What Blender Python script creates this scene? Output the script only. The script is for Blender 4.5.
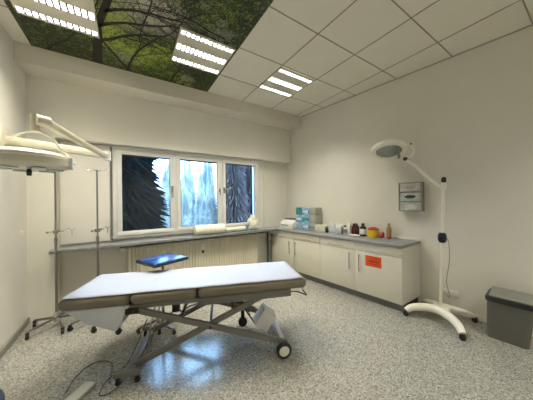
import bpy, bmesh, math, random
from mathutils import Vector, Matrix, Euler
PI = math.pi; R = math.radians
rnd = random.Random(7)
sc = bpy.context.scene
for o in list(bpy.data.objects): bpy.data.objects.remove(o)
C = sc.collection

# ------------------------------------------------------------ camera
CZ = 1.434
cam = bpy.data.cameras.new('camera'); co = bpy.data.objects.new('camera', cam); C.objects.link(co)
yaw, pitch, roll, fpx = .572, .002, -.013, 216.24
fw = Vector((math.sin(yaw)*math.cos(pitch), math.cos(yaw)*math.cos(pitch), math.sin(pitch)))
r0 = Vector((math.cos(yaw), -math.sin(yaw), 0)); u0 = r0.cross(fw)
r1 = math.cos(roll)*r0 + math.sin(roll)*u0; u1 = -math.sin(roll)*r0 + math.cos(roll)*u0
mw = Matrix((r1, u1, -fw)).transposed().to_4x4(); mw.translation = (0, 0, CZ)
co.matrix_world = mw
cam.sensor_fit = 'HORIZONTAL'; cam.sensor_width = 36; cam.lens = 36*fpx/533
cam.clip_start = .02; cam.clip_end = 200
sc.camera = co

# ------------------------------------------------------------ world, light, exposure
w = bpy.data.worlds.new('sky'); sc.world = w; w.use_nodes = True
wn = w.node_tree.nodes; wl = w.node_tree.links
bg = wn['Background']
tc = wn.new('ShaderNodeTexCoord'); mp = wn.new('ShaderNodeMapping'); mp.inputs['Scale'].default_value = (1, 1, 3)
nz = wn.new('ShaderNodeTexNoise'); nz.inputs['Scale'].default_value = 2.2; nz.inputs['Detail'].default_value = 5
rp = wn.new('ShaderNodeValToRGB')
rp.color_ramp.elements[0].position = .35; rp.color_ramp.elements[0].color = (.20, .48, 1, 1)
rp.color_ramp.elements[1].position = .7; rp.color_ramp.elements[1].color = (.50, .78, 1, 1)
wl.new(tc.outputs['Generated'], mp.inputs[0]); wl.new(mp.outputs[0], nz.inputs[0]); wl.new(nz.outputs[0], rp.inputs[0]); wl.new(rp.outputs[0], bg.inputs[0])
bg.inputs[1].default_value = 7.5
sc.view_settings.view_transform = 'Standard'; sc.view_settings.look = 'None'
sc.view_settings.gamma = 1; sc.view_settings.use_curve_mapping = False
sc.view_settings.exposure = 1.08
LAMP = 3.2      # strength of the fluorescent strips
BEAM = 7.6      # watts thrown down by each louvred trough

# ------------------------------------------------------------ helpers
class MB:
    def __init__(s): s.b = bmesh.new()
    def _mark(s): s.n = len(s.b.verts)
    def box(s, x0, x1, y0, y1, z0, z1, bev=0, seg=2, mat=None):
        t = bmesh.new(); bmesh.ops.create_cube(t, size=1)
        for v in t.verts: v.co = Vector(((x0+x1)/2+v.co.x*(x1-x0), (y0+y1)/2+v.co.y*(y1-y0), (z0+z1)/2+v.co.z*(z1-z0)))
        if bev: bmesh.ops.bevel(t, geom=t.edges[:], offset=bev, segments=seg, profile=.5, affect='EDGES')
        s.merge(t, mat); return s
    def merge(s, t, mat=None):
        if mat is not None: bmesh.ops.transform(t, matrix=mat, verts=t.verts[:])
        me = bpy.data.meshes.new('tmp'); t.to_mesh(me); t.free(); s.b.from_mesh(me); bpy.data.meshes.remove(me)
    def cyl(s, p0, p1, r, r2=None, n=20, caps=True):
        p0 = Vector(p0); p1 = Vector(p1); d = p1-p0
        t = bmesh.new(); bmesh.ops.create_cone(t, cap_ends=caps, segments=n, radius1=r, radius2=r if r2 is None else r2, depth=d.length)
        s.merge(t, Matrix.Translation((p0+p1)/2) @ d.to_track_quat('Z', 'Y').to_matrix().to_4x4()); return s
    def ball(s, c, r, sc_=(1, 1, 1), n=16):
        t = bmesh.new(); bmesh.ops.create_uvsphere(t, u_segments=n, v_segments=max(6, n//2), radius=r)
        s.merge(t, Matrix.Translation(c) @ Matrix.Diagonal((*sc_, 1))); return s
    def lathe(s, prof, c=(0, 0, 0), n=32, mat=None):
        t = bmesh.new(); rings = []
        for (r, z) in prof:
            if r < 1e-5: rings.append([t.verts.new((0, 0, z))])
            else: rings.append([t.verts.new((r*math.cos(2*PI*i/n), r*math.sin(2*PI*i/n), z)) for i in range(n)])
        for a, b in zip(rings, rings[1:]):
            for i in range(n):
                j = (i+1) % n
                if len(a) == 1 and len(b) == 1: continue
                if len(a) == 1: t.faces.new((a[0], b[i], b[j]))
                elif len(b) == 1: t.faces.new((a[i], a[j], b[0]))
                else: t.faces.new((a[i], a[j], b[j], b[i]))
        bmesh.ops.recalc_face_normals(t, faces=t.faces[:])
        s.merge(t, (mat if mat is not None else Matrix.Identity(4)) if c == (0, 0, 0) else Matrix.Translation(c) @ (mat if mat is not None else Matrix.Identity(4))); return s
    def tube(s, pts, r, n=8, smooth=0, closed=False):
        P = [Vector(p) for p in pts]; rr = r if isinstance(r, (list, tuple)) else [r]*len(P)
        if smooth:
            Q = []; S = []
            m = len(P)
            for i in range(m-1 if not closed else m):
                a = P[(i-1) % m] if closed or i > 0 else P[0]; b = P[i]; c = P[(i+1) % m]; d = P[(i+2) % m] if closed or i+2 < m else P[-1]
                for k in range(smooth):
                    u = k/smooth
                    Q.append(.5*((2*b)+(c-a)*u+(2*a-5*b+4*c-d)*u*u+(3*b-a-3*c+d)*u**3)); S.append(rr[i]*(1-u)+rr[(i+1) % m]*u)
            if not closed: Q.append(P[-1]); S.append(rr[-1])
            P, rr = Q, S
        t = bmesh.new(); rings = []; up = None; m = len(P)
        for i, p in enumerate(P):
            if closed: d = P[(i+1) % m]-P[i-1]
            else: d = P[min(i+1, m-1)]-P[max(i-1, 0)]
            d.normalize()
            if up is None: up = Vector((0, 0, 1)) if abs(d.z) < .9 else Vector((1, 0, 0))
            x = d.cross(up).normalized(); up = x.cross(d).normalized()
            rings.append([t.verts.new(p+rr[i]*(math.cos(2*PI*k/n)*x+math.sin(2*PI*k/n)*up)) for k in range(n)])
        for a, b in list(zip(rings, rings[1:]))+([(rings[-1], rings[0])] if closed else []):
            for k in range(n): t.faces.new((a[k], a[(k+1) % n], b[(k+1) % n], b[k]))
        if not closed: t.faces.new(rings[0][::-1]); t.faces.new(rings[-1])
        bmesh.ops.recalc_face_normals(t, faces=t.faces[:])
        s.merge(t); return s
    def bar(s, p0, p1, wy, wz, bev=.003, wy2=None, wz2=None):   # rectangular bar between two points, wz tall
        p0 = Vector(p0); p1 = Vector(p1); d = p1-p0; L = d.length; d.normalize()
        x = d.cross(Vector((0, 0, 1))) if abs(d.z) < .98 else Vector((1, 0, 0)); x.normalize(); up = x.cross(d)
        t = bmesh.new(); bmesh.ops.create_cube(t, size=1)
        for v in t.verts:
            e = v.co.y > 0
            a = (wy2 if e and wy2 else wy); b = (wz2 if e and wz2 else wz)
            v.co = Vector((v.co.x*a, v.co.y*L, v.co.z*b))
        if bev: bmesh.ops.bevel(t, geom=t.edges[:], offset=bev, segments=2, profile=.5, affect='EDGES')
        M = Matrix((x, d, up)).transposed().to_4x4(); M.translation = (p0+p1)/2
        s.merge(t, M); return s
    def prism(s, poly, a0, a1, axis='z', bev=0, seg=2):         # polygon extruded along axis
        t = bmesh.new()
        def mk(u, v, a): return {'z': (u, v, a), 'y': (u, a, v), 'x': (a, u, v)}[axis]
        A = [t.verts.new(mk(u, v, a0)) for u, v in poly]; B = [t.verts.new(mk(u, v, a1)) for u, v in poly]
        t.faces.new(A); t.faces.new(B[::-1]); n = len(poly)
        for i in range(n): t.faces.new((A[i], B[i], B[(i+1) % n], A[(i+1) % n]))
        bmesh.ops.recalc_face_normals(t, faces=t.faces[:])
        if bev: bmesh.ops.bevel(t, geom=t.edges[:], offset=bev, segments=seg, profile=.5, affect='EDGES')
        s.merge(t); return s
    def quad(s, *ps):
        s.b.faces.new([s.b.verts.new(p) for p in ps]); return s
    def xf(s, M): bmesh.ops.transform(s.b, matrix=M, verts=s.b.verts[:]); return s
def obj(name, m, mat, parent=None, loc=(0, 0, 0), rotz=0, smooth=35, **tags):
    me = bpy.data.meshes.new(name); m.b.to_mesh(me); m.b.free()
    if smooth:
        me.shade_smooth(); me.set_sharp_from_angle(angle=R(smooth))
    if isinstance(mat, (list, tuple)):
        for k in mat: me.materials.append(k)
    else: me.materials.append(mat)
    o = bpy.data.objects.new(name, me); C.objects.link(o)
    o.location = loc; o.rotation_euler = (0, 0, rotz)
    if parent: o.parent = parent
    for k, v in tags.items(): o[k] = v
    return o
def tag(o, label, cat, group=None):
    o['label'] = label; o['category'] = cat
    if group: o['group'] = group
    return o
def thing(name, label, cat, loc=(0, 0, 0), rotz=0, group=None):
    o = bpy.data.objects.new(name, None); o.empty_display_size = .05; C.objects.link(o)
    o.location = loc; o.rotation_euler = (0, 0, rotz)
    return tag(o, label, cat, group)
def struct(name, m, mat, **k): return obj(name, m, mat, kind='structure', **k)
def dup(root, loc=None, rotz=None, label=None, group=None):
    r = root.copy(); C.objects.link(r)
    if loc is not None: r.location = loc
    if rotz is not None: r.rotation_euler = (0, 0, rotz)
    if label: r['label'] = label
    if group: r['group'] = group
    for ch in list(root.children):
        c = ch.copy(); C.objects.link(c); c.parent = r
        for g in list(ch.children):
            d = g.copy(); C.objects.link(d); d.parent = c
    return r
Tr = Matrix.Translation
def Rz(a): return Matrix.Rotation(a, 4, 'Z')

# ------------------------------------------------------------ materials
H = 3.196
def mat(name, col, rough=.5, metal=0, noise=0, nscale=8, bump=0, bscale=60, coat=0, spec=.5, trans=0, col2=None, stretch=None):
    m = bpy.data.materials.new(name); m.use_nodes = True
    n = m.node_tree.nodes; l = m.node_tree.links; p = n['Principled BSDF']
    p.inputs['Base Color'].default_value = (*col, 1); p.inputs['Roughness'].default_value = rough
    p.inputs['Metallic'].default_value = metal; p.inputs['Coat Weight'].default_value = coat; p.inputs['Specular IOR Level'].default_value = spec
    p.inputs['Transmission Weight'].default_value = trans
    t = n.new('ShaderNodeTexCoord'); src = t.outputs['Object']
    if stretch:
        mpn = n.new('ShaderNodeMapping'); mpn.inputs['Scale'].default_value = stretch; l.new(src, mpn.inputs[0]); src = mpn.outputs[0]
    a = n.new('ShaderNodeTexNoise'); a.inputs['Scale'].default_value = nscale; a.inputs['Detail'].default_value = 4
    l.new(src, a.inputs['Vector'])
    r = n.new('ShaderNodeValToRGB'); c2 = col2 or tuple(c*(1-(noise or .03)) for c in col)
    r.color_ramp.elements[0].color = (*c2, 1); r.color_ramp.elements[1].color = (*col, 1)
    r.color_ramp.elements[0].position = .35; r.color_ramp.elements[1].position = .65
    l.new(a.outputs[0], r.inputs[0]); l.new(r.outputs[0], p.inputs['Base Color'])
    if bump:
        b = n.new('ShaderNodeTexNoise'); b.inputs['Scale'].default_value = bscale; b.inputs['Detail'].default_value = 3
        l.new(src, b.inputs['Vector']); bb = n.new('ShaderNodeBump'); bb.inputs['Strength'].default_value = bump; bb.inputs['Distance'].default_value = .004
        l.new(b.outputs[0], bb.inputs['Height']); l.new(bb.outputs[0], p.inputs['Normal'])
    return m
def emit(name, col, s):
    m = bpy.data.materials.new(name); m.use_nodes = True; n = m.node_tree.nodes
    p = n['Principled BSDF']; p.inputs['Base Color'].default_value = (.9, .9, .9, 1); p.inputs['Emission Color'].default_value = (*col, 1); p.inputs['Emission Strength'].default_value = s
    return m
M = {}
M['wall'] = mat('wall_paint', (.75, .73, .645), .75, bump=.25, bscale=140, nscale=3)
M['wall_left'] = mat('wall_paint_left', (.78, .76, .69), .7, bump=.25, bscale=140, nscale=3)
M['ceil'] = mat('ceiling_tile', (.76, .73, .63), .85, bump=.2, bscale=220, nscale=4)
M['grid'] = mat('ceiling_grid', (.30, .27, .23), .6)
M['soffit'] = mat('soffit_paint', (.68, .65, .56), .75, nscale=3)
M['white_frame'] = mat('window_frame_plastic', (.74, .74, .70), .35, nscale=3)
M['rubber'] = mat('black_rubber', (.012, .012, .014), .5)
M['blackp'] = mat('black_plastic', (.015, .015, .018), .35)
M['sill'] = mat('grey_marble_sill', (.25, .26, .26), .3, noise=.25, nscale=14)
M['top'] = mat('grey_worktop', (.25, .26, .26), .28, noise=.12, nscale=30)
M['cab'] = mat('cream_cabinet_front', (.68, .655, .55), .35, nscale=2)
M['cabside'] = mat('cabinet_side', (.62, .61, .54), .45, nscale=2)
M['plinth'] = mat('grey_plinth', (.17, .18, .175), .5, noise=.1)
M['steel'] = mat('brushed_steel', (.30, .30, .29), .3, 1, stretch=(1, 1, 30), noise=.1)
M['chrome'] = mat('chrome', (.55, .55, .54), .16, 1)
M['handle_white'] = mat('pale_handle', (.36, .35, .31), .35)
M['enamel'] = mat('cream_enamel', (.80, .78, .68), .3, nscale=2)
M['enamel_y'] = mat('aged_cream_enamel', (.66, .62, .49), .35, nscale=4, noise=.08)
M['frame_g'] = mat('grey_enamel_frame', (.17, .165, .145), .35, nscale=4)
M['panel_g'] = mat('light_grey_underpanel', (.66, .68, .72), .45, nscale=4)
M['vinyl'] = mat('taupe_vinyl', (.215, .185, .13), .42, noise=.07, nscale=9, bump=.08, bscale=90)
M['paper'] = mat('white_paper', (.37, .41, .50), .7, noise=.02, nscale=20)
M['rad'] = mat('radiator_cream', (.84, .79, .65), .45, nscale=3)
M['navy'] = mat('navy_plastic', (.004, .009, .032), .3)
M['blue'] = mat('blue_tray_pad', (.012, .06, .26), .22, noise=.1, nscale=12)
M['bin'] = mat('bin_grey', (.115, .11, .09), .5, nscale=6)
M['binlid'] = mat('bin_lid_grey', (.21, .22, .19), .4)
M['bright'] = mat('bright_white_plastic', (.93, .93, .92), .3)
M['orange'] = mat('orange_sticker', (.75, .085, .01), .45, noise=.05, nscale=18)
M['darkred_ink'] = mat('dark_red_ink', (.28, .02, .01), .5)
M['yellow'] = mat('yellow_plastic', (.80, .55, .015), .4)
M['red'] = mat('red_plastic', (.42, .03, .015), .4)
M['darkred'] = mat('dark_red_bottle', (.07, .008, .008), .25)
M['tan'] = mat('tan_bottle', (.34, .24, .12), .4)
M['white'] = mat('white_plastic', (.78, .78, .74), .35)
M['towel'] = mat('cream_towel', (.78, .76, .64), .9, noise=.08, nscale=12, bump=.5, bscale=120)
M['teal'] = mat('teal_plastic', (.05, .22, .20), .4)
M['box_blue'] = mat('blue_printed_carton', (.05, .24, .52), .5, col2=(.45, .65, .78), nscale=16)
M['box_teal'] = mat('teal_printed_carton', (.01, .16, .19), .5, col2=(.05, .3, .3), nscale=10)
M['box_grey'] = mat('grey_carton', (.40, .42, .37), .6, noise=.18, nscale=14)
M['box_cream'] = mat('cream_carton', (.66, .65, .54), .6, nscale=10, noise=.1)
M['clear'] = mat('frosted_clear_plastic', (.62, .68, .70), .2, nscale=12, noise=.15)
M['rack'] = mat('grey_rack', (.28, .26, .23), .4, .3)
M['glovebox'] = mat('printed_glove_carton', (.55, .55, .49), .55, col2=(.36, .39, .38), nscale=22)
M['glove_blue'] = mat('dark_green_glove', (.02, .05, .045), .5)
M['glove_tan'] = mat('tan_glove', (.42, .36, .25), .6)
M['glove_white'] = mat('white_glove', (.62, .60, .52), .7)
M['lens'] = mat('lamp_lens', (.33, .36, .36), .18, .25, noise=.3, nscale=30)
M['grey'] = mat('mid_grey_plastic', (.22, .22, .21), .4)
M['strip'] = emit('fluorescent_strip', (1, .94, .82), LAMP)
M['louvre'] = mat('louvre_grey', (.10, .10, .13), .5)
M['fixture'] = mat('fixture_enamel', (.60, .57, .47), .5)
M['skirt'] = mat('skirting_grey', (.27, .26, .22), .45)
M['earth'] = mat('garden_soil', (.05, .06, .03), .9, noise=.4)
M['con_dark'] = mat('dark_conifer', (.004, .009, .010), 1, spec=.05, noise=.5, nscale=6)
M['con_mid'] = mat('frosted_conifer', (.85, .80, .68), .9, nscale=5, col2=(.28, .32, .32), stretch=(1, 1, .3))
M['con_grey'] = mat('slate_conifer', (.15, .115, .11), 1, spec=.1, noise=.4, nscale=5)
M['bark'] = mat('bark', (.05, .04, .03), .9)

# floor: speckled sheet flooring with a satin coat
m = bpy.data.materials.new('speckled_flooring'); m.use_nodes = True; n = m.node_tree.nodes; l = m.node_tree.links; p = n['Principled BSDF']
t = n.new('ShaderNodeTexCoord')
v1 = n.new('ShaderNodeTexVoronoi'); v1.inputs['Scale'].default_value = 120; l.new(t.outputs['Object'], v1.inputs['Vector'])
sep = n.new('ShaderNodeSeparateColor'); l.new(v1.outputs['Color'], sep.inputs[0])
r = n.new('ShaderNodeValToRGB'); r.color_ramp.interpolation = 'CONSTANT'; e = r.color_ramp.elements
e[0].position = 0; e[0].color = (.18, .18, .165, 1); e[1].position = .16; e[1].color = (.29, .29, .26, 1)
for pos, c in ((.42, (.37, .36, .315, 1)), (.68, (.43, .42, .37, 1)), (.90, (.54, .53, .475, 1))):
    q = e.new(pos); q.color = c
l.new(sep.outputs[0], r.inputs[0])
nn = n.new('ShaderNodeTexNoise'); nn.inputs['Scale'].default_value = 260; nn.inputs['Detail'].default_value = 2; l.new(t.outputs['Object'], nn.inputs[0])
mx = n.new('ShaderNodeMix'); mx.data_type = 'RGBA'; mx.blend_type = 'MULTIPLY'; mx.inputs[0].default_value = .35
l.new(r.outputs[0], mx.inputs[6]); l.new(nn.outputs[0], mx.inputs[7]); l.new(mx.outputs[2], p.inputs['Base Color'])
nb = n.new('ShaderNodeTexNoise'); nb.inputs['Scale'].default_value = 3; l.new(t.outputs['Object'], nb.inputs[0])
rr = n.new('ShaderNodeMapRange'); rr.inputs[3].default_value = .13; rr.inputs[4].default_value = .24; l.new(nb.outputs[0], rr.inputs[0]); l.new(rr.outputs[0], p.inputs['Roughness'])
p.inputs['Specular IOR Level'].default_value = .85
M['floor'] = m

# forest photo print on the ceiling panels
m = bpy.data.materials.new('forest_ceiling_print'); m.use_nodes = True; n = m.node_tree.nodes; l = m.node_tree.links; p = n['Principled BSDF']
t = n.new('ShaderNodeTexCoord'); OC = t.outputs['Object']
def noise(scale, det=6, rough=.65, dist=0):
    a = n.new('ShaderNodeTexNoise'); a.inputs['Scale'].default_value = scale; a.inputs['Detail'].default_value = det; a.inputs['Roughness'].default_value = rough; a.inputs['Distortion'].default_value = dist
    l.new(OC, a.inputs[0]); return a.outputs[0]
def ramp(src, stops):
    q = n.new('ShaderNodeValToRGB'); e = q.color_ramp.elements
    e[0].position, e[0].color = stops[0][0], (*stops[0][1], 1); e[1].position, e[1].color = stops[-1][0], (*stops[-1][1], 1)
    for a, c in stops[1:-1]: k = e.new(a); k.color = (*c, 1)
    l.new(src, q.inputs[0]); return q.outputs[0]
def math_(op, a, b=None, c=None):
    q = n.new('ShaderNodeMath'); q.operation = op
    for i, v in enumerate((a, b, c)):
        if v is None: continue
        if isinstance(v, (int, float)): q.inputs[i].default_value = v
        else: l.new(v, q.inputs[i])
    return q.outputs[0]
def blob(x, y, rad):        # 1 at the centre, 0 at rad
    d = n.new('ShaderNodeVectorMath'); d.operation = 'DISTANCE'; l.new(OC, d.inputs[0]); d.inputs[1].default_value = (x, y, H)
    q = n.new('ShaderNodeMapRange'); q.interpolation_type = 'SMOOTHSTEP'; q.inputs[1].default_value = rad; q.inputs[2].default_value = rad*.15; l.new(d.outputs['Value'], q.inputs[0]); return q.outputs[0]
def mixc(f, a, b):
    q = n.new('ShaderNodeMix'); q.data_type = 'RGBA'; l.new(f, q.inputs[0])
    for i, v in ((6, a), (7, b)):
        if isinstance(v, tuple): q.inputs[i].default_value = (*v, 1)
        else: l.new(v, q.inputs[i])
    return q.outputs[2]
leaf = noise(26, 5, .82)
dark = ramp(leaf, [(.38, (.006, .009, .005)), (.5, (.03, .045, .012)), (.57, (.10, .13, .035)), (.64, (.32, .34, .22))])
green = ramp(leaf, [(.36, (.02, .04, .006)), (.47, (.12, .20, .02)), (.56, (.26, .36, .05)), (.7, (.45, .50, .20))])
sky = ramp(noise(30, 4), [(.35, (.38, .35, .27)), (.6, (.58, .54, .43)), (.75, (.64, .61, .50))])
g = math_('MAXIMUM', blob(-.15, 2.75, .42), math_('MAXIMUM', blob(.12, 3.0, .55), math_('MAXIMUM', blob(.35, 2.65, .3), math_('MAXIMUM', blob(-.3, 1.9, .5), blob(.7, 2.0, .3)))))
g = math_('MULTIPLY', g, ramp(noise(5, 5), [(.40, (0,)*3), (.62, (.8,)*3)]))
base = mixc(g, dark, green)
s = math_('MAXIMUM', blob(.20, 2.22, .50), math_('MAXIMUM', blob(.0, 2.35, .36), blob(.3, 1.6, .6)))
s = math_('MULTIPLY', s, ramp(noise(7, 6, .75), [(.33, (0,)*3), (.43, (1,)*3)]))
base = mixc(s, base, sky)
# branches
vv = n.new('ShaderNodeTexVoronoi'); vv.feature = 'DISTANCE_TO_EDGE'; vv.inputs['Scale'].default_value = 5.5
dn = n.new('ShaderNodeTexNoise'); dn.inputs['Scale'].default_value = 6; dn.inputs['Detail'].default_value = 4; l.new(OC, dn.inputs[0])
va = n.new('ShaderNodeVectorMath'); va.operation = 'MULTIPLY_ADD'; l.new(dn.outputs['Color'], va.inputs[0]); va.inputs[1].default_value = (.35, .35, 0); l.new(OC, va.inputs[2]); l.new(va.outputs[0], vv.inputs['Vector'])
br = ramp(vv.outputs['Distance'], [(.012, (1,)*3), (.03, (0,)*3)])
base = mixc(math_('MULTIPLY', br, .75), base, (.018, .014, .008))
l.new(base, p.inputs['Base Color']); p.inputs['Roughness'].default_value = .45
M['forest'] = m

# window glass: faintly rippled clear pane
m = bpy.data.materials.new('window_glass'); m.use_nodes = True; n = m.node_tree.nodes; l = m.node_tree.links
for k in list(n): 
    if k.type != 'OUTPUT_MATERIAL': n.remove(k)
out = [k for k in n if k.type == 'OUTPUT_MATERIAL'][0]
tr = n.new('ShaderNodeBsdfTransparent'); tr.inputs[0].default_value = (.93, .97, 1, 1); gl = n.new('ShaderNodeBsdfGlossy'); gl.inputs['Roughness'].default_value = .02
fr = n.new('ShaderNodeFresnel'); fr.inputs[0].default_value = 1.45; ms = n.new('ShaderNodeMixShader')
l.new(fr.outputs[0], ms.inputs[0]); l.new(tr.outputs[0], ms.inputs[1]); l.new(gl.outputs[0], ms.inputs[2]); l.new(ms.outputs[0], out.inputs[0])
M['glass'] = m

# ------------------------------------------------------------ room shell
H = 3.196; XL = -1.017; YB = 3.743; YR = 3.90; YF = -2.3; A = math.atan(.125)
def XW(y): return 3.084-.125*(y-YB)
XMAX = XW(YF)
struct('floor', MB().quad((XL-.2, YF-.2, 0), (XMAX+.2, YF-.2, 0), (XMAX+.2, YR+.2, 0), (XL-.2, YR+.2, 0)), M['floor'])
FX0, FX1 = -.881, 1.096
mc = MB().box(XL-.2, XMAX+.2, YF-.2, YR+.2, H, H+.1); struct('ceiling', mc, M['ceil'])
struct('wall_left', MB().box(XL-.2, XL, YF-.2, YR+.2, 0, H), M['wall_left'])
def RW(lx, ly, z=0):
    return Vector((3.084+lx*math.cos(A)-ly*math.sin(A), YB+lx*math.sin(A)+ly*math.cos(A), z))
struct('wall_right', MB().prism([(XW(YF-.2), YF-.2), (XW(YF-.2)+.4, YF-.2), (XW(YR+.2)+.4, YR+.2), (XW(YR+.2), YR+.2)], 0, H), M['wall'])
# back wall: pilaster, header, recess with window opening, wall under the sill
WX0, WX1, WZ0, WZ1 = -.175, 2.28, .90, 2.262
b = MB()
b.box(XL, -.760, YB, 4.10, 0, H)
b.box(-.760, XW(YR), YB, 4.10, 2.268, H)
b.box(-.760, XW(YR)+.05, YR, 4.10, 0, WZ0)
b.box(-.760, WX0, YR, 4.10, WZ0, 2.268)
b.box(WX1, XW(YR)+.05, YR, 4.10, WZ0, 2.268)
struct('wall_back', b, M['wall'], smooth=0)
struct('trim_1', MB().box(XL, XW(3.426)+.03, 3.426, YB, 2.985, H), M['soffit'], smooth=0)        # soffit beam over the window wall
# front wall behind the camera
struct('wall_front', MB().box(XL, XMAX+.2, YF-.2, YF, 0, H), M['wall'], smooth=0)
# ceiling grid rails
b = MB(); gx = [1.096+.625*i for i in range(4)]; gy = [1.619+.625*i for i in range(-6, 3)]
for x in gx: b.box(x-.005, x+.005, YF, 3.426, H-.004, H)
for y in gy: b.box(FX1 if y > -9 else XL, XW(y), y-.005, y+.005, H-.004, H)
for y in gy: b.box(XL, FX0, y-.005, y+.005, H-.004, H)
struct('trim_2', b, M['grid'], smooth=0)
b = MB()
# wall-side edge angle
b.prism([(XW(YF)-.015, YF), (XW(YF), YF), (XW(3.426), 3.426), (XW(3.426)-.015, 3.426)], H-.006, H)
struct('trim_3', b, M['grid'], smooth=0)
# forest print panels
fo = MB().box(FX0, FX1, -1.2, 3.424, H-.006, H)
fr = random.Random(11)
def inside(x, y): return FX0+.01 < x < FX1-.01 and -1.15 < y < 3.415
ZL = H-.0066
nbase = len(fo.b.faces)
def branch(x, y, a, L_, w_, d):
    n_ = 5; zb = ZL-(.0016 if d > 1 else fr.choice((0, .0016)))
    for i in range(n_):
        a += fr.uniform(-.25, .25); x2, y2 = x+math.cos(a)*L_/n_, y+math.sin(a)*L_/n_; w2_ = w_*.88
        if inside(x, y) and inside(x2, y2):
            nx_, ny_ = -math.sin(a), math.cos(a)
            f_ = [fo.b.verts.new(p_) for p_ in ((x+nx_*w_, y+ny_*w_, zb), (x-nx_*w_, y-ny_*w_, zb), (x2-nx_*w2_, y2-ny_*w2_, zb), (x2+nx_*w2_, y2+ny_*w2_, zb))]
            fo.b.faces.new(f_).material_index = 1
        x, y, w_ = x2, y2, w2_
        if d > 0 and i > 0: branch(x, y, a+fr.choice((-1, 1))*fr.uniform(.35, .9), L_*.62, w_*.6, d-1)
branch(-.30, 3.41, -1.45, 1.2, .05, 4); branch(.06, 3.41, -1.9, 1.0, .018, 4); branch(.02, 3.40, -1.2, .9, .016, 4); branch(-.75, 3.4, -1.0, .9, .012, 3)
branch(.55, 3.41, -1.3, .9, .014, 3); branch(1.09, 2.2, 3.3, .9, .012, 3); branch(-.8, 1.9, -.2, 1.0, .012, 3); branch(.9, .8, 2.2, 1.0, .015, 3)
tones = {2: [(-.15, 2.75, .35), (.12, 3.0, .35), (.35, 2.75, .22), (.33, 3.15, .18), (-.2, 2.3, .2), (.75, 1.9, .25), (.42, 3.2, .15)],
         3: [(-.12, 2.8, .22), (.1, 3.05, .2), (.33, 2.8, .14), (-.12, 2.45, .16), (.70, 3.25, .12)],
         4: [(.8, 2.0, .35), (.9, 3.1, .25), (-.55, 3.15, .35), (.5, 1.9, .25), (.1, 1.3, .6), (.85, 1.3, .4), (.4, 3.3, .3)],
         5: [(.85, 2.15, .14), (0, 3.1, .10), (.75, 3.2, .08)]}
for mi, blobs in tones.items():
    for (bx, by, br_) in blobs:
        for k in range(int(4600*br_)):
            if k % 14 == 0: cx, cy = fr.gauss(bx, br_*.55), fr.gauss(by, br_*.55)
            x, y = fr.gauss(cx, .022), fr.gauss(cy, .022)
            if not inside(x, y): continue
            a = fr.random()*6.3; q1 = fr.uniform(.005, .013); q2 = q1*.5; z_ = ZL-.0002*mi
            f_ = [fo.b.verts.new((x+math.cos(a+o_)*r_, y+math.sin(a+o_)*r_, z_)) for o_, r_ in ((0, q1), (PI/2, q2), (PI, q1), (-PI/2, q2))]
            fo.b.faces.new(f_).material_index = mi
fm = [M['forest']]+[mat(nm, cl, .5) for nm, cl in (('print_bark', (.012, .009, .006)), ('print_leaf_green', (.22, .31, .045)), ('print_leaf_bright', (.52, .62, .10)), ('print_leaf_dark', (.03, .05, .014)), ('print_leaf_pale', (.36, .36, .26)))]
struct('trim_4', fo, fm, smooth=0)
# sill board along the window wall, running into the worktop
b = MB(); b.box(-.795, 2.56, 3.575, YR, .822, .862, .004)
struct('trim_5', b, M['sill'])
struct('trim_8', MB().box(-.10, 2.42, 3.66, 3.70, .790, .8218, .002), M['blackp'])     # black strip standing in for the shadow and dark gap under the sill
# flush pale board left of the window
struct('trim_6', MB().box(-.742, -.212, 3.868, YR, .885, 2.255, .003), M['wall_left'])
struct('trim_7', MB().box(2.425, 2.452, 3.875, YR, .862, 2.268, .004), M['wall'])
struct('baseboard_left', MB().box(XL, XL+.018, YF, YB, 0, .07, .003), M['skirt'])
struct('baseboard_right', MB().prism([(XW(YF)-.014, YF), (XW(YF), YF), (XW(1.2), 1.2), (XW(1.2)-.014, 1.2)], 0, .055), M['wall'])

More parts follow.
